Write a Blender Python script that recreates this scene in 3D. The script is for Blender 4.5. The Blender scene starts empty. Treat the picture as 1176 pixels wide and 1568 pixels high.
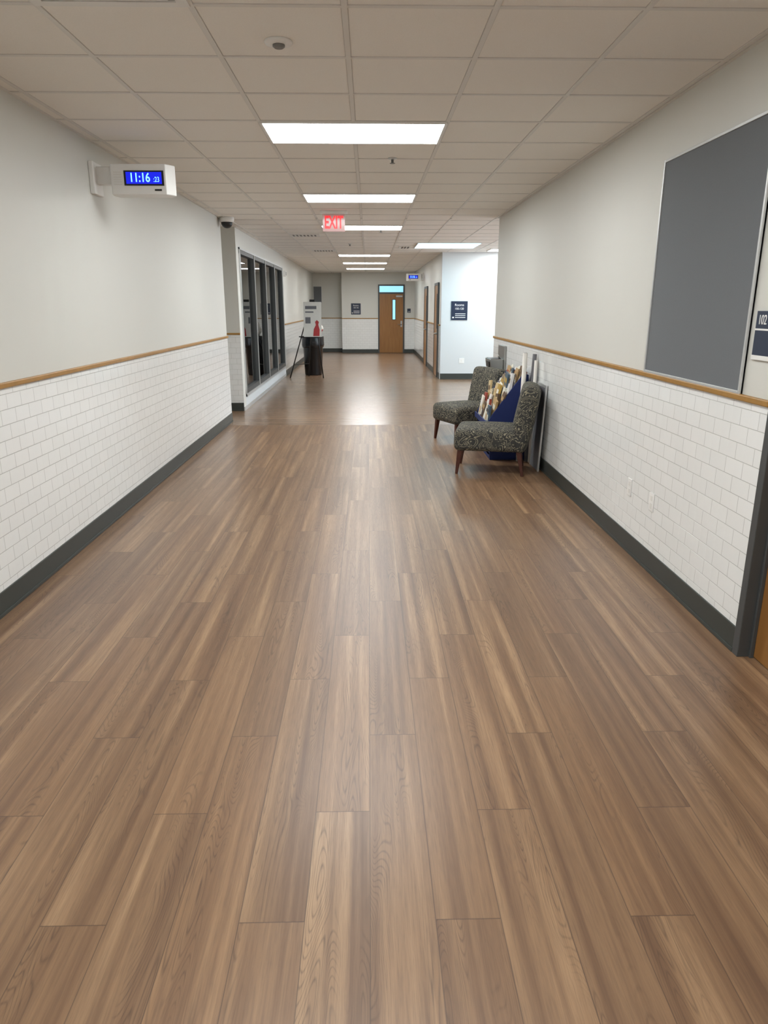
import bpy, bmesh, math, random
from mathutils import Vector, Matrix
random.seed(7)
S = bpy.context.scene
COL = S.collection
H = 2.77
XL, XR = -2.01, 1.78

def lin(c):
    return tuple(((v/255)/12.92 if v/255 <= .04045 else ((v/255+.055)/1.055)**2.4) for v in c)

# ---------------------------------------------------------------- node DSL
class NT:
    def __init__(s, name):
        s.m = bpy.data.materials.new(name); s.m.use_nodes = True
        s.t = s.m.node_tree; s.n = s.t.nodes
        s.b = s.n['Principled BSDF']; s.out = s.n['Material Output']
    def link(s, a, b): s.t.links.new(a, b)
    def setin(s, sock, v):
        if hasattr(v, 'links') or isinstance(v, bpy.types.NodeSocket): s.link(v, sock)
        else: sock.default_value = v
    def math(s, op, a, b=0.0, c=0.0, clamp=False):
        n = s.n.new('ShaderNodeMath'); n.operation = op; n.use_clamp = clamp
        s.setin(n.inputs[0], a); s.setin(n.inputs[1], b); s.setin(n.inputs[2], c)
        return n.outputs[0]
    def coord(s):
        n = s.n.new('ShaderNodeTexCoord'); return n.outputs['Object']
    def sep(s, v):
        n = s.n.new('ShaderNodeSeparateXYZ'); s.link(v, n.inputs[0]); return n.outputs
    def comb(s, x, y, z=0.0):
        n = s.n.new('ShaderNodeCombineXYZ')
        for i, q in enumerate((x, y, z)): s.setin(n.inputs[i], q)
        return n.outputs[0]
    def noise(s, vec, scale, detail=2, rough=.5, dist=0):
        n = s.n.new('ShaderNodeTexNoise'); s.link(vec, n.inputs['Vector'])
        n.inputs['Scale'].default_value = scale; n.inputs['Detail'].default_value = detail
        n.inputs['Roughness'].default_value = rough; n.inputs['Distortion'].default_value = dist
        return n.outputs[0]
    def white(s, vec):
        n = s.n.new('ShaderNodeTexWhiteNoise'); n.noise_dimensions = '3D'; s.link(vec, n.inputs['Vector'])
        return n.outputs[0]
    def mix(s, f, a, b, mode='MIX'):
        n = s.n.new('ShaderNodeMix'); n.data_type = 'RGBA'; n.blend_type = mode
        s.setin(n.inputs[0], f)
        for i, q in ((6, a), (7, b)):
            if isinstance(q, tuple): n.inputs[i].default_value = (*q[:3], 1)
            else: s.link(q, n.inputs[i])
        return n.outputs[2]
    def ramp(s, f, pts, interp='LINEAR'):
        n = s.n.new('ShaderNodeValToRGB'); s.link(f, n.inputs[0]); n.color_ramp.interpolation = interp
        e = n.color_ramp.elements
        e[0].position, e[0].color = pts[0][0], (*pts[0][1], 1)
        e[1].position, e[1].color = pts[1][0], (*pts[1][1], 1)
        for p, c in pts[2:]:
            q = e.new(p); q.color = (*c, 1)
        return n.outputs[0]
    def bump(s, h, strength=.3, dist=.01):
        n = s.n.new('ShaderNodeBump'); n.inputs['Strength'].default_value = strength
        n.inputs['Distance'].default_value = dist; s.link(h, n.inputs['Height'])
        s.link(n.outputs[0], s.b.inputs['Normal'])

def mat(name, rgb, rough=.5, metal=0, emit=0, var=.06, nscale=8, bump=0, espec=None):
    k = NT(name); c = lin(rgb)
    f = k.noise(k.coord(), nscale, 3)
    dark = tuple(v*(1-var) for v in c); li = tuple(min(1, v*(1+var)) for v in c)
    k.link(k.mix(f, dark, li), k.b.inputs['Base Color'])
    k.b.inputs['Roughness'].default_value = rough; k.b.inputs['Metallic'].default_value = metal
    if emit:
        k.b.inputs['Emission Color'].default_value = (*c, 1); k.b.inputs['Emission Strength'].default_value = emit
    if bump: k.bump(k.noise(k.coord(), nscale*30, 2), bump, .002)
    return k.m

M = {}
M['paint'] = mat('wall_paint', (210, 210, 204), .5, var=.012, nscale=2, bump=.08)
M['paint_white'] = mat('wall_paint_white', (208, 212, 214), .5, var=.01, nscale=2)
M['base'] = mat('rubber_base', (54, 59, 56), .4)
M['rail'] = mat('oak_rail', (160, 118, 54), .4, var=.2, nscale=20)
M['wood'] = mat('dark_walnut', (70, 34, 24), .3, var=.25, nscale=25)
M['frame_dk'] = mat('door_frame_paint', (70, 73, 74), .4)
M['black'] = mat('black_plastic', (22, 22, 24), .4)
M['alu'] = mat('aluminium', (200, 202, 202), .35, .5)
M['steel'] = mat('stainless', (165, 165, 162), .3, .9)
M['white'] = mat('white_plastic', (232, 232, 230), .4)
M['board'] = mat('grey_tackboard', (108, 112, 116), .85, var=.05, nscale=120, bump=.2)
M['navy'] = mat('navy_sign', (28, 42, 66), .35)
M['tbar'] = mat('t_bar', (218, 216, 211), .5, var=.01)
M['vent'] = mat('vent_metal', (225, 224, 220), .45, var=.02)
M['ventdk'] = mat('vent_dark', (170, 170, 168), .6)
M['lens'] = mat('sensor_grey', (120, 120, 118), .4)
M['led'] = mat('led_panel', (249, 252, 252), .5, emit=26, var=0)
M['led_cool'] = mat('led_panel_cool', (160, 228, 250), .5, emit=8, var=0)
M['lcd'] = mat('lcd_blue', (12, 26, 200), .3, emit=1.1, var=0)
M['digit'] = mat('digit_cyan', (120, 190, 255), .3, emit=2.0, var=0)
M['red'] = mat('exit_red', (230, 10, 24), .3, emit=.8, var=0)
M['bluefab'] = mat('blue_canvas', (22, 40, 96), .7, var=.15, nscale=20, bump=.2)
M['paper'] = mat('paper_white', (225, 222, 215), .6)
M['redp'] = mat('red_print', (176, 50, 54), .5)
M['greyp'] = mat('grey_print', (110, 110, 115), .6)
M['bag'] = mat('bin_liner', (24, 24, 27), .25, bump=.3)
M['text'] = mat('text_white', (235, 235, 235), .5)
M['transom'] = mat('transom_daylight', (150, 215, 240), .2, emit=1.0, var=.1, nscale=3)
M['interior'] = mat('interior_wall', (130, 128, 122), .7)

def door_wood():
    k = NT('maple_door'); p = k.sep(k.coord())
    v = k.comb(k.math('MULTIPLY', k.math('ADD', p[0], p[1]), 14), k.math('MULTIPLY', p[2], 1.2), 0.0)
    k.link(k.mix(k.noise(v, 1.5, 4), lin((128, 84, 40)), lin((164, 118, 64))), k.b.inputs['Base Color'])
    k.b.inputs['Roughness'].default_value = .35; return k.m
M['door'] = door_wood()

def tile_mat():
    k = NT('white_subway_tile'); c = k.coord(); p = k.sep(c)
    v = k.comb(k.math('ADD', p[0], p[1]), p[2])
    n = k.n.new('ShaderNodeTexBrick'); k.link(v, n.inputs['Vector'])
    n.offset = .5; n.inputs['Scale'].default_value = 1
    n.inputs['Brick Width'].default_value = .165; n.inputs['Row Height'].default_value = .0825
    n.inputs['Mortar Size'].default_value = .0022; n.inputs['Mortar Smooth'].default_value = .5
    n.inputs['Color1'].default_value = (*lin((238, 240, 239)), 1)
    n.inputs['Color2'].default_value = (*lin((235, 237, 236)), 1)
    n.inputs['Mortar'].default_value = (*lin((200, 201, 199)), 1)
    k.link(n.outputs['Color'], k.b.inputs['Base Color'])
    k.b.inputs['Roughness'].default_value = .10
    row = k.math('FLOOR', k.math('DIVIDE', p[2], .0825))
    sh = k.math('MULTIPLY', k.math('FRACT', k.math('MULTIPLY', row, .5)), .165)
    colx = k.math('FLOOR', k.math('DIVIDE', k.math('ADD', k.math('ADD', p[0], p[1]), sh), .165))
    rz = k.math('SUBTRACT', k.white(k.comb(colx, row, 2.2)), .5)
    tilt = k.math('MULTIPLY', k.math('MULTIPLY', rz, .010), p[2])
    wob = k.noise(c, 9, 1)
    h = k.math('ADD', k.math('MULTIPLY', k.math('SUBTRACT', 1, n.outputs['Fac']), .0012), k.math('ADD', tilt, k.math('MULTIPLY', wob, .0022)))
    k.bump(h, .8, 1.0)
    return k.m
M['tile'] = tile_mat()

def floor_mat(name, swap):
    k = NT(name); c = k.coord(); p = k.sep(c)
    u, v = (p[1], p[0]) if swap else (p[0], p[1])
    W, L = .18, 1.32
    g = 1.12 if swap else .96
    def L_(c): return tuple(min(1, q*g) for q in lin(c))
    uu = k.math('DIVIDE', k.math('ADD', u, 90.005), W)
    col = k.math('FLOOR', uu); fu = k.math('FRACT', uu)
    # regular one-third stagger
    vv = k.math('SUBTRACT', k.math('DIVIDE', k.math('ADD', v, 1320-2.0), L), k.math('DIVIDE', k.math('SUBTRACT', col, 499), 3))
    row = k.math('FLOOR', vv); fv = k.math('FRACT', vv)
    r1 = k.white(k.comb(col, row, 0.5)); r2 = k.white(k.comb(col, row, 9.5))
    st = k.noise(k.comb(k.math('MULTIPLY', u, 21), k.math('MULTIPLY', v, .45), k.math('MULTIPLY', r1, 40)), 1, 3, .5, .25)
    fine = k.noise(k.comb(k.math('MULTIPLY', u, 260), k.math('MULTIPLY', v, 9), k.math('MULTIPLY', r2, 40)), 1, 3, .65)
    base = k.ramp(st, [(.26, L_((102, 76, 57))), (.43, L_((123, 95, 71))), (.57, L_((138, 109, 82))), (.74, L_((168, 137, 105)))])
    tint = k.ramp(r2, [(0, (.94, .94, .95)), (1, (1.04, 1.02, 1.0))])
    base = k.mix(1.0, base, tint, 'MULTIPLY')
    base = k.mix(k.math('MULTIPLY', k.math('SUBTRACT', fine, .42, clamp=True), 1.3, clamp=True), base, L_((84, 64, 50)))
    # cathedral grain (contours of a low-frequency field)
    n2 = k.noise(k.comb(k.math('MULTIPLY', u, 10), k.math('MULTIPLY', v, 1.1), k.math('MULTIPLY', r2, 60)), 1, 1, .4, .3)
    ring = k.math('ABSOLUTE', k.math('SUBTRACT', k.math('FRACT', k.math('MULTIPLY', n2, 48)), .5))
    ring = k.math('MULTIPLY', k.math('SUBTRACT', ring, .30, clamp=True), 5, clamp=True)
    msk = k.noise(k.comb(k.math('MULTIPLY', u, 9), k.math('MULTIPLY', v, 1.0), k.math('MULTIPLY', r1, 77)), 1, 1)
    msk = k.math('MULTIPLY', k.math('SUBTRACT', msk, .49, clamp=True), 8, clamp=True)
    broken = k.math('ADD', k.math('MULTIPLY', fine, .9), .1)
    f = k.math('MULTIPLY', k.math('MULTIPLY', k.math('MULTIPLY', ring, msk), .85), broken, clamp=True)
    base = k.mix(f, base, L_((66, 50, 40)))
    eu = k.math('MINIMUM', fu, k.math('SUBTRACT', 1, fu)); ev = k.math('MINIMUM', fv, k.math('SUBTRACT', 1, fv))
    ju = k.math('LESS_THAN', eu, .008); jv = k.math('LESS_THAN', ev, .0013)
    j = k.math('MAXIMUM', ju, jv)
    base = k.mix(k.math('MULTIPLY', j, .6), base, L_((64, 50, 41)))
    k.link(base, k.b.inputs['Base Color'])
    k.setin(k.b.inputs['Roughness'], k.math('ADD', .22 if swap else .30, k.math('MULTIPLY', fine, .12)))
    if swap:
        k.b.inputs['Coat Weight'].default_value = .5; k.b.inputs['Coat Roughness'].default_value = .22
    k.bump(k.math('SUBTRACT', k.math('MULTIPLY', fine, .25), j), .15, .0015)
    return k.m
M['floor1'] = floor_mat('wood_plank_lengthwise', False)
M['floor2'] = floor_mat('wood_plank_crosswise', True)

GX, GY, G = -0.70, 5.11, 0.61
def ceil_mat():
    k = NT('acoustic_tile'); c = k.coord(); p = k.sep(c)
    fx = k.math('FRACT', k.math('DIVIDE', k.math('ADD', p[0], 100*G-GX), G))
    fy = k.math('FRACT', k.math('DIVIDE', k.math('ADD', p[1], 100*G-GY), G))
    ex = k.math('MINIMUM', fx, k.math('SUBTRACT', 1, fx)); ey = k.math('MINIMUM', fy, k.math('SUBTRACT', 1, fy))
    e = k.math('LESS_THAN', k.math('MINIMUM', ex, ey), .025)
    sp = k.noise(c, 160, 3, .7)
    base = k.mix(sp, lin((228, 224, 217)), lin((240, 237, 231)))
    base = k.mix(k.math('MULTIPLY', e, .45), base, lin((130, 127, 122)))
    k.link(base, k.b.inputs['Base Color']); k.b.inputs['Roughness'].default_value = .9
    k.bump(sp, .25, .003); return k.m
M['ceil'] = ceil_mat()

def fabric():
    k = NT('paisley_upholstery'); c = k.coord()
    d = k.noise(c, 9, 1)
    vn = k.n.new('ShaderNodeTexVoronoi'); vn.feature = 'SMOOTH_F1'; vn.inputs['Scale'].default_value = 10
    vn.inputs['Smoothness'].default_value = .4
    ms = k.n.new('ShaderNodeVectorMath'); ms.operation = 'ADD'
    k.link(c, ms.inputs[0]); k.link(k.comb(k.math('MULTIPLY', d, .20), k.math('MULTIPLY', d, -.14), k.math('MULTIPLY', d, .16)), ms.inputs[1])
    k.link(ms.outputs[0], vn.inputs['Vector'])
    r = k.math('ABSOLUTE', k.math('SUBTRACT', k.math('FRACT', k.math('MULTIPLY', vn.outputs['Distance'], 7)), .5))
    lines = k.math('MULTIPLY', k.math('SUBTRACT', r, .30, clamp=True), 9, clamp=True)
    br = k.math('GREATER_THAN', k.noise(c, 42, 1), .40)
    f = k.math('MULTIPLY', lines, br)
    k.link(k.mix(f, lin((52, 52, 50)), lin((138, 132, 112))), k.b.inputs['Base Color'])
    k.b.inputs['Roughness'].default_value = .85
    k.bump(k.noise(c, 300, 1), .3, .002); return k.m
M['fabric'] = fabric()

def glass():
    k = NT('storefront_glass')
    tr = k.n.new('ShaderNodeBsdfTransparent'); tr.inputs[0].default_value = (.62, .66, .66, 1)
    gl = k.n.new('ShaderNodeBsdfGlossy'); gl.inputs['Roughness'].default_value = .01
    fr = k.n.new('ShaderNodeFresnel'); fr.inputs[0].default_value = 1.6
    mx = k.n.new('ShaderNodeMixShader'); k.link(k.math('ADD', fr.outputs[0], .05, clamp=True), mx.inputs[0])
    k.link(tr.outputs[0], mx.inputs[1]); k.link(gl.outputs[0], mx.inputs[2]); k.link(mx.outputs[0], k.out.inputs[0])
    return k.m
M['glass'] = glass()

# ---------------------------------------------------------------- mesh builder
class B:
    def __init__(s): s.bm = bmesh.new(); s.mats = []; s.T = Matrix.Identity(4)
    def mi(s, m):
        m = M[m] if isinstance(m, str) else m
        if m not in s.mats: s.mats.append(m)
        return s.mats.index(m)
    def v(s, p): return s.bm.verts.new(s.T @ Vector(p))
    def face(s, vs, i, sm=False):
        try:
            f = s.bm.faces.new(vs); f.material_index = i; f.smooth = sm
        except ValueError: pass
    def box(s, x0, x1, y0, y1, z0, z1, m):
        i = s.mi(m)
        a = [s.v(p) for p in ((x0,y0,z0),(x1,y0,z0),(x1,y1,z0),(x0,y1,z0),(x0,y0,z1),(x1,y0,z1),(x1,y1,z1),(x0,y1,z1))]
        for q in ((3,2,1,0),(4,5,6,7),(0,1,5,4),(1,2,6,5),(2,3,7,6),(3,0,4,7)): s.face([a[j] for j in q], i)
    def cyl(s, p0, p1, r0, r1=None, m='black', n=20, smooth=True):
        r1 = r0 if r1 is None else r1; i = s.mi(m)
        p0, p1 = Vector(p0), Vector(p1); d = (p1-p0).normalized()
        a = d.orthogonal().normalized(); b = d.cross(a)
        A, C = [], []
        for k in range(n):
            t = 2*math.pi*k/n; o = a*math.cos(t)+b*math.sin(t)
            A.append(s.v(p0+o*r0)); C.append(s.v(p1+o*r1))
        for k in range(n): s.face([A[k], A[(k+1)%n], C[(k+1)%n], C[k]], i, smooth)
        s.face(A[::-1], i); s.face(C, i)
    def prism(s, prof, axis, a0, a1, m):
        i = s.mi(m)
        f = {'Y': lambda p, t: (p[0], t, p[1]), 'X': lambda p, t: (t, p[0], p[1]), 'Z': lambda p, t: (p[0], p[1], t)}[axis]
        A = [s.v(f(p, a0)) for p in prof]; C = [s.v(f(p, a1)) for p in prof]; n = len(prof)
        for k in range(n): s.face([A[k], A[(k+1)%n], C[(k+1)%n], C[k]], i)
        s.face(A[::-1], i); s.face(C, i)
    def lathe(s, cx, cy, prof, m, n=32):
        i = s.mi(m); rings = []
        for r, z in prof: rings.append([s.v((cx+r*math.cos(2*math.pi*k/n), cy+r*math.sin(2*math.pi*k/n), z)) for k in range(n)])
        for a, b in zip(rings, rings[1:]):
            for k in range(n): s.face([a[k], a[(k+1)%n], b[(k+1)%n], b[k]], i, True)
        s.face(rings[0][::-1], i); s.face(rings[-1], i)
    def rbox(s, c, size, r, m, crown=(0, 0), bow=0):
        i = s.mi(m); h = [q/2 for q in size]
        def ax(hh):
            e = [hh, hh-.25*r, hh-.55*r, hh-r]; mid = [ (hh-r)*t for t in (.7, .4, .13)]
            L = e+mid; return sorted([-q for q in L])+sorted(L)
        X, Y, Z = map(ax, h); N = len(X)-1; vd = {}
        def get(a, b, c2):
            key = (a, b, c2)
            if key not in vd:
                q = Vector((X[a], Y[b], Z[c2]))
                inn = Vector([max(-(h[j]-r), min(h[j]-r, q[j])) for j in range(3)])
                d = q-inn
                if d.length > 1e-9: q = inn+d.normalized()*r
                nx, ny, nz = q[0]/h[0], q[1]/h[1], q[2]/h[2]
                if q[2] > 0: q[2] += crown[0]*(1-nx*nx)*(1-ny*ny)
                q[0] += (-1 if q[0] < 0 else 1)*crown[1]*(1-nz*nz)*(1-ny*ny)
                q[0] += bow*(ny*ny)
                vd[key] = s.v(Vector(c)+q)
            return vd[key]
        for a in range(N):
            for b in range(N):
                s.face([get(a,b,0), get(a,b+1,0), get(a+1,b+1,0), get(a+1,b,0)], i, True)
                s.face([get(a,b,N), get(a+1,b,N), get(a+1,b+1,N), get(a,b+1,N)], i, True)
                s.face([get(a,0,b), get(a+1,0,b), get(a+1,0,b+1), get(a,0,b+1)], i, True)
                s.face([get(a,N,b), get(a,N,b+1), get(a+1,N,b+1), get(a+1,N,b)], i, True)
                s.face([get(0,a,b), get(0,a,b+1), get(0,a+1,b+1), get(0,a+1,b)], i, True)
                s.face([get(N,a,b), get(N,a+1,b), get(N,a+1,b+1), get(N,a,b+1)], i, True)
    def done(s, name, parent=None, bevel=0, seg=2):
        bmesh.ops.recalc_face_normals(s.bm, faces=s.bm.faces)
        me = bpy.data.meshes.new(name); s.bm.to_mesh(me); s.bm.free()
        for m in s.mats: me.materials.append(m)
        o = bpy.data.objects.new(name, me); COL.objects.link(o)
        if parent: o.parent = parent
        if bevel:
            q = o.modifiers.new('bevel', 'BEVEL'); q.width = bevel; q.segments = seg; q.limit_method = 'ANGLE'
        return o
def empty(name, loc=(0,0,0), rz=0):
    o = bpy.data.objects.new(name, None); COL.objects.link(o); o.location = loc; o.rotation_euler[2] = rz
    o.empty_display_size = .1; return o
def text(s, size, loc, rot, m, parent=None, name='lettering', ext=.001, align='CENTER', xs=1, bold=0):
    c = bpy.data.curves.new(name, 'FONT'); c.body = s; c.size = size; c.extrude = ext; c.align_x = align; c.align_y = 'CENTER'
    c.offset = bold
    c.materials.append(M[m]); o = bpy.data.objects.new(name, c); COL.objects.link(o)
    o.location = loc; o.rotation_euler = rot; o.scale[0] = xs
    if parent: o.parent = parent
    return o

# ---------------------------------------------------------------- shell
TH = .15
SE = 17.5     # far end of storefront
def wall_run(side, axis, c, a0, a1, facing, tile=True, core=True, paint='paint', base=True, z0=0):
    def bx(b, t0, t1, q0, q1, z0, z1, m):
        lo, hi = sorted((c+facing*t0, c+facing*t1))
        if axis == 'Y': b.box(lo, hi, q0, q1, z0, z1, m)
        else: b.box(q0, q1, lo, hi, z0, z1, m)
    b = B()
    bx(b, -TH, 0, a0, a1, z0, H, paint)
    if tile: bx(b, -.002, .008, a0, a1, 0.0, 1.19, 'tile')
    b.done('wall_'+side)
    if tile:
        b = B(); bx(b, 0, .024, a0, a1, 1.19, 1.219, 'rail'); b.done('trim_'+side, bevel=.005)
    if base:
        b = B(); bx(b, .004, .016, a0, a1, 0, .13, 'base'); bx(b, .004, .022, a0, a1, 0, .02, 'base'); b.done('baseboard_'+side, bevel=.003)

YB = -4.0
YI = 10.05
b = B(); b.box(-6.2, 6.6, YB-.2, YI, -.1, 0, 'floor1'); b.box(-6.2, 6.6, YI, 27.6, -.1, 0, 'floor2'); b.done('floor')
b = B(); b.box(-6.2, 6.6, YB-.2, 27.6, H, H+.1, 'ceil'); b.done('ceiling')
b = B()
def bars(x0, x1, y0, y1):
    x = GX-20*G
    while x < x1:
        if x > x0+.02: b.box(x-.012, x+.012, y0, y1, H-.004, H+.001, 'tbar')
        x += G
    y = GY-40*G
    while y < y1:
        if y > y0+.02: b.box(x0, x1, y-.012, y+.012, H-.0035, H+.001, 'tbar')
        y += G
bars(XL, XR, YB, 10.3); bars(-3.4, 6.4, 10.4, 11.5); bars(XL, 6.4, 11.5, 16.6); bars(XL, 1.64, 16.6, 26.3)
for (x0, x1, y0, y1) in ((XL, XL+.022, YB, 10.4), (XR-.022, XR, YB, 10.3), (XL, XL+.022, 11.5, 26.3), (1.618, 1.64, 16.6, 26.3)):
    b.box(x0, x1, y0, y1, H-.005, H, 'tbar')
b.done('trim_ceiling_grid')

wall_run('left', 'Y', XL, YB, 10.4, 1)
wall_run('alcove_back', 'X', 11.5, -3.4, XL-.0, -1)
wall_run('alcove_side', 'Y', -3.4, 10.4, 11.5, 1)
wall_run('alcove_front', 'X', 10.4, -3.4, XL-TH, 1)
wall_run('left_far', 'Y', XL, SE, 27.0, 1)
wall_run('right_near', 'Y', XR, YB, 2.06, -1)
wall_run('right', 'Y', XR, 3.10, 10.3, -1)
b = B(); b.box(XR, XR+TH, 2.06, 3.10, 2.16, H, 'paint'); b.done('wall_right_header')
wall_run('right_cross', 'X', 10.3, XR+TH, 6.5, 1, tile=False)
wall_run('facing', 'X', 16.6, 1.64, 6.5, -1, tile=False, paint='paint_white')
wall_run('right_far', 'Y', 1.64, 16.75, 26.3, -1)
wall_run('far', 'X', 26.3, -.95, 1.80, -1)
wall_run('far_left', 'X', 26.9, -2.2, -.95, -1)
b = B(); b.box(-.95, -.80, 26.45, 27.05, 0, H, 'paint'); b.done('wall_far_jog')
wall_run('back', 'X', YB, XL, XR, 1)
b = B()
b.box(XL-TH, XL, 11.65, 11.72, 0, H, 'paint'); b.box(XL-TH, XL, 11.72, SE, 0, .20, 'paint_white'); b.box(XL-TH, XL, 11.72, SE, 2.50, H, 'paint')
b.done('wall_storefront')
b = B(); b.box(XL-.002, XL+.012, 11.5, SE, 0, .06, 'alu'); b.done('baseboard_storefront')
b = B()
fy0, fy1, fz0, fz1 = 11.72, SE, .20, 2.50
b.box(XL-.10, XL+.015, fy0, fy1, fz0, fz0+.04, 'alu'); b.box(XL-.10, XL+.015, fy0, fy1, fz1-.03, fz1, 'alu')
b.box(XL-.10, XL+.015, fy0, fy0+.05, fz0, fz1, 'alu'); b.box(XL-.10, XL+.015, fy1-.05, fy1, fz0, fz1, 'alu')
n = 4
for i in range(n+1):
    y = fy0+.10+(fy1-fy0-.2)*i/n
    b.box(XL-.08, XL+.008, y-.05, y+.05, fz0+.04, fz1-.03, 'frame_dk')
    if 0 < i < n: b.box(XL+.008, XL+.018, y-.016, y+.016, fz0+.04, fz1-.03, 'alu')
b.box(XL-.08, XL+.006, fy0, fy1, fz0+.04, fz0+.12, 'frame_dk'); b.box(XL-.08, XL+.006, fy0, fy1, fz1-.09, fz1-.03, 'frame_dk')
b.box(XL-.055, XL-.045, fy0+.05, fy1-.05, fz0+.04, fz1-.03, 'glass')
b.done('window_1')
b = B()
b.box(-6.15, -6.0, 11.5, SE+.15, 0, H, 'interior'); b.box(-6.15, XL-TH, SE, SE+.15, 0, H, 'interior'); b.box(-6.15, -3.4, 11.5, 11.65, 0, H, 'interior')
b.done('wall_lounge')
b = B()
b.box(6.35, 6.5, 10.3, 16.6, 0, .12, 'paint'); b.box(6.35, 6.5, 10.3, 16.6, 2.60, H, 'paint')
b.done('wall_window_end')
b = B()
for i in range(6):
    y = 10.33+(16.54-10.33)*i/5; b.box(6.38, 6.47, y-.03, y+.03, .12, 2.60, 'black')
b.box(6.38, 6.47, 10.3, 16.6, .12, .18, 'black'); b.box(6.38, 6.47, 10.3, 16.6, 2.54, 2.60, 'black'); b.box(6.39, 6.46, 10.3, 16.6, 1.0, 1.05, 'black')
b.done('window_2')

# ---------------------------------------------------------------- doors
def lever(b, x, y, z, ax, s):
    if ax == 'Y':
        b.cyl((x, y, z), (x, y-.06, z), .028, .012, 'steel'); b.cyl((x, y-.055, z), (x+s*.12, y-.055, z), .010, .010, 'steel')
        b.box(x-.03, x+.03, y-.008, y, z-.09, z+.12, 'steel')
    else:
        b.cyl((x, y, z), (x-.06, y, z), .028, .012, 'steel'); b.cyl((x-.055, y, z), (x-.055, y+s*.12, z), .010, .010, 'steel')
        b.box(x-.008, x, y-.03, y+.03, z-.09, z+.12, 'steel')
e = empty('door_1'); b = B(); yf = 26.29; x0, x1 = .34, 1.28
b.box(x0, x0+.05, yf-.03, yf, 0, 2.36, 'frame_dk'); b.box(x1-.05, x1, yf-.03, yf, 0, 2.36, 'frame_dk')
b.box(x0+.05, x1-.05, yf-.03, yf, 2.31, 2.36, 'frame_dk'); b.box(x0+.05, x1-.05, yf-.03, yf, 2.04, 2.10, 'frame_dk')
b.box(x0+.05, x1-.05, yf-.012, yf, 2.10, 2.31, 'transom'); b.done('frame', e)
b = B(); b.box(x0+.05, x1-.05, yf-.02, yf, .01, 2.04, 'door')
b.box(.84, .97, yf-.026, yf-.015, 1.15, 1.86, 'black'); b.box(.86, .95, yf-.03, yf-.02, 1.17, 1.84, 'transom')
lever(b, 1.17, yf-.02, 1.0, 'Y', -1); b.box(.98, 1.2, yf-.07, yf-.02, 1.93, 1.99, 'steel'); b.done('leaf', e)
def side_door(nm, y0, y1):
    e = empty(nm); b = B(); x = 1.63
    b.box(x-.03, x+.005, y0, y0+.05, 0, 2.15, 'frame_dk'); b.box(x-.03, x+.005, y1-.05, y1, 0, 2.15, 'frame_dk'); b.box(x-.03, x+.005, y0+.05, y1-.05, 2.09, 2.15, 'frame_dk')
    b.done('frame', e); b = B(); b.box(x-.02, x+.005, y0+.05, y1-.05, .01, 2.09, 'door')
    b.box(x-.025, x-.018, y0+.16, y0+.32, 1.1, 1.9, 'black'); lever(b, x-.02, y0+.14, 1.0, 'X', 1); b.done('leaf', e)
side_door('door_2', 17.1, 18.0); side_door('door_3', 20.3, 21.3)
e = empty('door_4'); b = B()
for y in (2.06, 3.05):
    b.box(XR-.02, XR+TH+.01, y, y+.05, 0, 2.16, 'frame_dk')
b.box(XR-.02, XR+TH+.01, 2.11, 3.05, 2.11, 2.16, 'frame_dk')
b.box(XR+.035, XR+.055, 2.11, 2.125, 0, 2.11, 'frame_dk'); b.box(XR+.035, XR+.055, 3.035, 3.05, 0, 2.11, 'frame_dk')
b.done('frame', e, .003)
b = B(); b.box(XR+.055, XR+.10, 2.11, 3.05, .008, 2.105, 'door'); lever(b, XR+.055, 2.22, 1.0, 'X', 1); b.done('leaf', e)

# ---------------------------------------------------------------- ceiling fixtures
def panel(x, y, w=1.22, d=.61, m='led'):
    b = B(); z = H-.012
    b.box(x+.001, x+w-.001, y+.001, y+d-.001, z+.004, H+.002, 'white')
    i = .018
    b.box(x+i, x+w-i, y+i, y+d-i, z, z+.005, m)
    b.box(x, x+w, y, y+i, z-.002, z+.005, 'white'); b.box(x, x+w, y+d-i, y+d, z-.002, z+.005, 'white')
    b.box(x, x+i, y+i, y+d-i, z-.002, z+.005, 'white'); b.box(x+w-i, x+w, y+i, y+d-i, z-.002, z+.005, 'white')
    b.done('ceiling_light_panel')
for y in (-3.43, -.99, 2.06, 5.11, 8.16, 11.21, 17.31, 20.36, 23.41): panel(GX, y)
panel(.93, 14.2, 1.22, 1.22, 'led_cool')
panel(2.55, 15.6); panel(2.75, 13.3)

def diffuser(x, y, w, d, nm='air_diffuser'):
    b = B(); z = H-.010
    b.box(x+.013, x+w-.013, y+.013, y+d-.013, H-.005, H+.001, 'ventdk')
    for k in range(4):
        i = k*.07*w/.61
        t = .045*w/.61
        for q in ((x+i, x+w-i, y+i, y+i+t), (x+i, x+w-i, y+d-i-t, y+d-i), (x+i, x+i+t, y+i+t, y+d-i-t), (x+w-i-t, x+w-i, y+i+t, y+d-i-t)):
            b.box(*q, z-.004*k, z+.006, 'vent')
    b.box(x+w*.46, x+w*.54, y+d*.46, y+d*.54, z-.014, z+.006, 'vent')
    b.done(nm)
diffuser(-1.31, 2.67, .61, .61)
def linvent(x, y, w, d):
    b = B(); b.box(x, x+w, y, y+d, H-.012, H+.001, 'vent'); k = 0
    while x+.05+k*.06 < x+w-.04:
        q = x+.05+k*.06; b.box(q, q+.03, y+.04, y+d-.04, H-.014, H-.008, 'black'); k += 1
    b.done('air_vent')
linvent(-1.31, 12.6, .5, .3); linvent(-1.2, 16.0, .5, .35); linvent(.62, 15.0, .22, .5)
b = B(); cx, cy = -.40, 3.68
b.lathe(cx, cy, [(.062, H), (.064, H-.006), (.060, H-.012), (.030, H-.015)], 'white'); b.lathe(cx+.001, cy, [(.028, H-.012), (.028, H-.022), (.020, H-.028)], 'lens')
b.done('occupancy_sensor')
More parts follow.
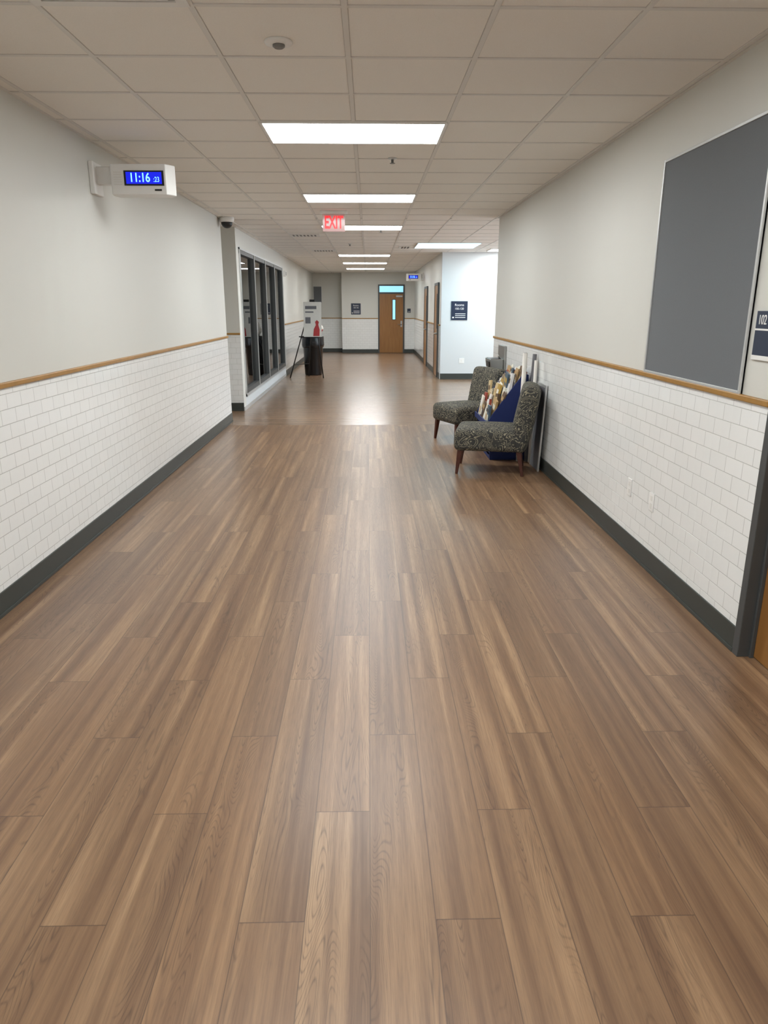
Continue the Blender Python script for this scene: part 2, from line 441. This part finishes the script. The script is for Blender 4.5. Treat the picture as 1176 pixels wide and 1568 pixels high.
def sprinkler(x, y):
    b = B(); b.lathe(x, y, [(.036, H), (.036, H-.005), (.02, H-.012)], 'alu', 20); b.lathe(x, y, [(.010, H-.01), (.010, H-.035), (.022, H-.038), (.022, H-.041)], 'lens', 16); b.done('fire_sprinkler')
sprinkler(.2, 6.3); sprinkler(.2, 11.9); sprinkler(-.35, 14.5)
e = empty('security_camera'); b = B(); x, y = -1.9, 10.3
b.lathe(x, y, [(.095, H), (.10, H-.02), (.095, H-.055), (.08, H-.065)], 'white'); b.done('housing', e)
b = B(); b.lathe(x, y, [(.076, H-.06), (.074, H-.09), (.06, H-.115), (.034, H-.135), (.005, H-.14)], 'black'); b.done('dome', e)

e = empty('exit_sign'); b = B(); x, y = -.43, 9.6
b.box(x-.17, x+.17, y-.03, y+.03, H-.04, H-.001, 'white'); b.box(x-.14, x+.14, y-.004, y+.004, H-.245, H-.035, mat('sign_acrylic', (205, 165, 163), .15, var=.02)); b.done('plate', e, .002)
text('EXIT', .205, (x, y-.006, H-.143), (math.pi/2, 0, 0), 'red', e, xs=.56, bold=.006)

# clocks
def clock(x, y, z, side, nm='digital_wall_clock', d=.085):
    e = empty(nm, (x, y, z)); s = side
    b = B()
    b.box(min(0, s*.035), max(0, s*.035), -.09, .09, -.10, .12, 'white')
    b.box(min(s*.03, s*(.12+d)), max(s*.03, s*(.12+d)), -.03, .03, -.03, .09, 'white'); b.done('bracket', e, .006)
    b = B()
    b.prism([(s*(.07+d), -.085), (s*(.465+d), -.085), (s*(.515+d), 0), (s*(.465+d), .085), (s*(.07+d), .085), (s*(.055+d), 0)], 'Z', -.105, .10, 'white')
    b.done('body', e, .006)
    def bb(b, a0, a1, *r): b.box(min(s*(a0+d), s*(a1+d)), max(s*(a0+d), s*(a1+d)), *r)
    b = B()
    bb(b, .165, .45, -.089, -.08, -.045, .055, 'black')
    bb(b, .18, .435, -.091, -.08, -.034, .045, 'lcd')
    for k in range(6): bb(b, .09, .145, -.088, -.08, -.04+k*.016, -.033+k*.016, 'vent')
    bb(b, .38, .43, -.088, -.08, -.08, -.068, 'black'); b.done('display', e)
    xa, xb = (.278, .398) if s > 0 else (.335, .217)
    text('11:16', .085, (s*(xa+d), -.092, .005), (math.pi/2, 0, 0), 'digit', e, xs=.8, bold=.001)
    text(':23', .048, (s*(xb+d), -.092, -.006), (math.pi/2, 0, 0), 'digit', e, xs=.75)
clock(XL, 5.72, 2.505, 1)
clock(1.64, 22.2, 2.45, -1, d=0)

# ---------------------------------------------------------------- wall items
b = B(); b.box(XR-.012, XR-.001, 3.37, 4.59, 1.217, 2.45, 'board')
for q in ((3.37, 3.385, 1.217, 2.45), (4.575, 4.59, 1.217, 2.45), (3.385, 4.575, 1.217, 1.232), (3.385, 4.575, 2.435, 2.45)): b.box(XR-.02, XR-.001, *q, 'alu')
b.done('tack_board', bevel=.002)
e = empty('room_number_sign'); b = B()
b.box(XR-.01, XR-.001, 3.12, 3.32, 1.40, 1.60, 'navy'); b.box(XR-.013, XR-.001, 3.12, 3.32, 1.385, 1.405, 'white'); b.box(XR-.012, XR-.001, 3.12, 3.32, 1.515, 1.523, 'white'); b.done('plaque', e, .001)
text('102', .06, (XR-.011, 3.265, 1.56), (math.pi/2, 0, -math.pi/2), 'text', e, xs=.8)
def outlet(x, y, z, ax):
    b = B()
    if ax == 'X':
        b.box(x-.007, x, y-.036, y+.036, z-.058, z+.058, 'white')
        for dz in (-.025, .025): b.box(x-.009, x, y-.015, y+.015, z+dz-.016, z+dz+.016, 'vent')
    else:
        b.box(x-.06, x+.06, y-.007, y, z-.058, z+.058, 'white'); b.box(x-.02, x+.02, y-.009, y, z-.03, z+.03, 'vent')
    b.done('wall_outlet', bevel=.002)
outlet(XR-.008, 4.65, .44, 'X'); outlet(XR-.008, 4.26, .44, 'X'); outlet(2.13, 16.6, .42, 'Y')
def wsign(nm, x0, x1, y, z0, z1, t1='', t2=''):
    e = empty(nm); b = B(); b.box(x0, x1, y-.012, y-.001, z0, z1, 'navy')
    w = x1-x0
    for k in range(3): b.box(x0+w*.25, x1-w*.12, y-.014, y-.011, z0+(z1-z0)*(.12+.1*k), z0+(z1-z0)*(.15+.1*k), 'text')
    b.box(x0+w*.08, x0+w*.18, y-.014, y-.011, z0+(z1-z0)*.1, z0+(z1-z0)*.18, 'text')
    b.done('plaque', e)
    if t1: text(t1, (z1-z0)*.18, ((x0+x1)/2, y-.013, z0+(z1-z0)*.80), (math.pi/2, 0, 0), 'text', e)
    if t2: text(t2, (z1-z0)*.15, ((x0+x1)/2, y-.013, z0+(z1-z0)*.60), (math.pi/2, 0, 0), 'text', e)
wsign('wayfinding_sign', 1.86, 2.23, 16.6, 1.32, 1.73, 'Rooms', '100-120')
wsign('directory_sign', -.62, -.28, 26.3, 1.34, 1.72, 'Rooms', '130-140')
wsign('door_plaque', 1.38, 1.50, 26.3, 1.40, 1.54)
b = B(); b.box(-1.98, -1.70, 26.88, 26.895, 1.75, 2.3, 'board'); b.box(-1.99, -1.69, 26.885, 26.899, 1.74, 2.31, 'alu'); b.done('notice_board')
b = B(); b.box(XL, XL+.06, SE+.2, SE+.35, 2.3, 2.42, 'white'); b.box(XL+.06, XL+.064, SE+.22, SE+.33, 2.32, 2.40, 'lens'); b.done('wall_speaker', bevel=.005)

# drinking fountain
e = empty('drinking_fountain'); b = B(); x = XR-.01
b.box(x-.03, x, 9.3, 9.75, .70, 1.13, 'steel')
b.prism([(x-.03, .66), (x-.16, .72), (x-.20, .92), (x-.20, .96), (x-.03, .96)], 'Y', 9.32, 9.73, 'steel'); b.done('cabinet', e, .008)
b = B(); b.prism([(x-.19, .955), (x-.05, .955), (x-.05, .965), (x-.19, .965)], 'Y', 9.36, 9.69, 'black')
b.cyl((x-.06, 9.42, .96), (x-.09, 9.42, 1.02), .012, .009, 'steel'); b.box(x-.21, x-.195, 9.38, 9.6, .86, .93, 'black'); b.done('basin', e)

# ---------------------------------------------------------------- chairs
def chair(x, y, ang, bk=0):
    e = empty('slipper_chair', (x, y, 0), ang)
    b = B(); b.rbox((-.03, 0, .345), (.66, .60, .215), .055, 'fabric', crown=(.025, .008)); b.done('seat', e)
    b = B(); b.T = Matrix.Translation((.30+bk, 0, .555)) @ Matrix.Rotation(math.radians(11), 4, 'Y')
    b.rbox((0, 0, 0), (.17, .60, .65), .06, 'fabric', crown=(.01, .015), bow=-.02); b.done('backrest', e)
    for i, (lx, ly, dx, dy) in enumerate(((-.30, -.24, -.03, -.01), (-.30, .24, -.03, .01), (.27, -.24, .05, -.01), (.27, .24, .05, .01))):
        b = B(); b.cyl((lx+dx, ly+dy, 0), (lx, ly, .27), .019, .036, 'wood', 4, False); b.done('leg_%d' % (i+1), e, .004)
    return e
chair(1.25, 7.14, math.radians(-12), .025)
chair(1.245, 8.88, math.radians(24), -.03)

# ---------------------------------------------------------------- book display
rk = empty('book_display_rack')
b = B(); y0, y1 = 7.62, 8.46
prof = [(1.32, .0), (1.70, .0), (1.70, .92), (1.64, .93), (1.33, .50), (1.29, .43)]
b.prism(prof, 'Y', y0, y0+.022, 'bluefab'); b.prism(prof, 'Y', y1-.022, y1, 'bluefab')
b.box(1.675, 1.70, y0+.02, y1-.02, 0, .92, 'bluefab'); b.box(1.32, 1.70, y0+.02, y1-.02, .04, .07, 'bluefab'); b.box(1.32, 1.345, y0+.02, y1-.02, 0, .36, 'bluefab')
tiers = [(1.27, .38), (1.37, .51), (1.47, .64), (1.58, .75)]
for tx, tz in tiers:
    b.box(tx, tx+.11, y0+.02, y1-.02, tz-.02, tz, 'bluefab'); b.box(tx-.01, tx+.004, y0+.02, y1-.02, tz-.02, tz+.04, 'bluefab')
b.done('rack', rk, .003)
cols = [(224, 216, 192), (186, 156, 112), (100, 78, 58), (236, 234, 228), (160, 66, 50), (80, 100, 116), (206, 184, 138), (130, 112, 90), (238, 234, 216), (66, 66, 68), (184, 150, 70), (230, 226, 214)]
cm = [mat('book_cover_%d' % i, c, .4, var=.3, nscale=22) for i, c in enumerate(cols)]
b = B()
for ti, (tx, tz) in enumerate(tiers):
    for lay in range(2):
        y = y0+.03+lay*.02
        while y < y1-.14:
            w = random.uniform(.09, .17); h = random.uniform(.19, .29); t = random.uniform(.006, .03)
            lean = math.radians(random.uniform(4, 22)); tw = math.radians(random.uniform(-12, 12))
            b.T = Matrix.Translation((tx+.012+lay*.04, y+w/2, tz+.002)) @ Matrix.Rotation(tw, 4, 'X') @ Matrix.Rotation(lean, 4, 'Y')
            m = random.choice(cm)
            b.box(0, t, -w/2, w/2, .012, h, m)
            b.box(-.001, .0, -w*.35, w*.35, h*.62, h*.8, random.choice(cm)); b.box(-.001, .0, -w*.3, w*.25, h*.2, h*.5, random.choice(cm))
            y += w+random.uniform(-.03, .012)
b.T = Matrix.Identity(4); b.done('books', rk)

b = B()
b.cyl((1.62, 7.56, 0), (1.64, 7.57, 1.15), .024, .024, 'paper', 20); b.cyl((1.64, 7.57, 1.148), (1.64, 7.57, 1.152), .018, .018, 'greyp')
b.cyl((1.70, 7.54, 0), (1.735, 7.55, 1.14), .022, .022, 'greyp'); b.cyl((1.725, 7.48, 0), (1.74, 7.49, 1.08), .018, .018, 'paper')
b.done('rolled_posters')
b = B(); b.T = Matrix.Translation((1.715, 0, 0)) @ Matrix.Rotation(math.radians(2.5), 4, 'Y')
b.box(0, .008, 7.05, 7.40, 0.0, .86, 'greyp'); b.box(-.004, .012, 7.04, 7.07, 0.0, .84, 'alu'); b.box(-.004, .012, 7.38, 7.41, 0.0, .84, 'alu'); b.box(-.004, .012, 7.04, 7.41, .84, .87, 'alu'); b.done('leaning_display_board')

# ---------------------------------------------------------------- easel + bin
e = empty('display_easel', (-1.45, 17.0, 0))
b = B(); ap = (.13, .10, 1.74)
b.cyl((-.40, -.05, 0), ap, .014, .012, 'black'); b.cyl((.38, -.05, 0), (.18, .10, 1.74), .014, .012, 'black'); b.cyl((.0, .45, 0), (.15, .12, 1.72), .013, .012, 'black')
b.cyl((-.17, .01, .94), (.33, .01, .94), .012, .012, 'black'); b.box(.09, .21, .07, .13, 1.70, 1.77, 'black'); b.box(-.13, .33, -.05, .02, .92, .935, 'black')
b.cyl((-.32, -.02, .30), (.02, .38, .30), .008, .008, 'black'); b.done('tripod', e)
b = B(); b.T = Matrix.Translation((.13, -.03, .94)) @ Matrix.Rotation(math.radians(-6), 4, 'X')
b.box(-.18, .23, -.004, .004, 0, .78, 'paper'); b.box(-.14, .12, -.006, 0, .62, .69, 'greyp'); b.box(-.14, .05, -.006, 0, .54, .57, 'greyp')
pr = [(.02, .02), (.20, .02), (.21, .20), (.17, .34), (.19, .42), (.13, .47), (.08, .42), (.10, .33), (.04, .22)]
b.prism([(q[0]*.8+.02, q[1]*.8) for q in pr], 'Y', -.007, -.003, 'redp'); b.box(-.14, -.02, -.006, 0, .3, .44, 'greyp'); b.done('poster', e)
e = empty('trash_bin', (-1.36, 17.78, 0))
b = B(); b.lathe(0, 0, [(.20, 0), (.21, .02), (.25, .86), (.262, .87), (.262, .92), (.24, .93), (.22, .84)], 'bag', 36); b.lathe(0, 0, [(.255, .66), (.275, .72), (.27, .91), (.25, .93)], 'bag', 36); b.done('can', e)
b = B(); bm2 = b.bm; i = b.mi('paper'); j = b.mi('redp')
r = bmesh.ops.create_icosphere(bm2, subdivisions=4, radius=.19)
for v in r['verts']:
    a = math.atan2(v.co.y, v.co.x); f = 1+.10*math.sin(5*a+v.co.z*20)+.07*math.sin(9*v.co.z*6+a*3)
    v.co = Vector((v.co.x*f*1.0+.05, v.co.y*f*.9, v.co.z*f*1.2+1.08))
for f in bm2.faces:
    c = f.calc_center_median(); f.smooth = True; f.material_index = j if (c.x > .08 and math.sin(c.z*30+c.x*10) > 0) else i
b.done('crumpled_bag', e)
for (x, y) in ((-3.2, 13.4), (-3.4, 15.1)):
    b = B(); b.lathe(x, y, [(.22, 0), (.22, .02), (.03, .04), (.03, .72), (.33, .73), (.33, .76)], 'black', 28); b.done('cafe_table')

# ---------------------------------------------------------------- world, camera
w = bpy.data.worlds.new('sky'); S.world = w; w.use_nodes = True
bg = w.node_tree.nodes['Background']; bg.inputs[0].default_value = (.84, .91, 1, 1); bg.inputs[1].default_value = 5.5
cam = bpy.data.cameras.new('camera'); co = bpy.data.objects.new('camera', cam); COL.objects.link(co)
cam.sensor_fit = 'VERTICAL'; cam.sensor_height = 36; cam.lens = 36*1087/1568; cam.clip_start = .05
co.location = (0, 0, 1.62); co.rotation_euler = (math.radians(90-16.16), 0, math.radians(-1.2))
S.camera = co
S.view_settings.view_transform = 'Standard'
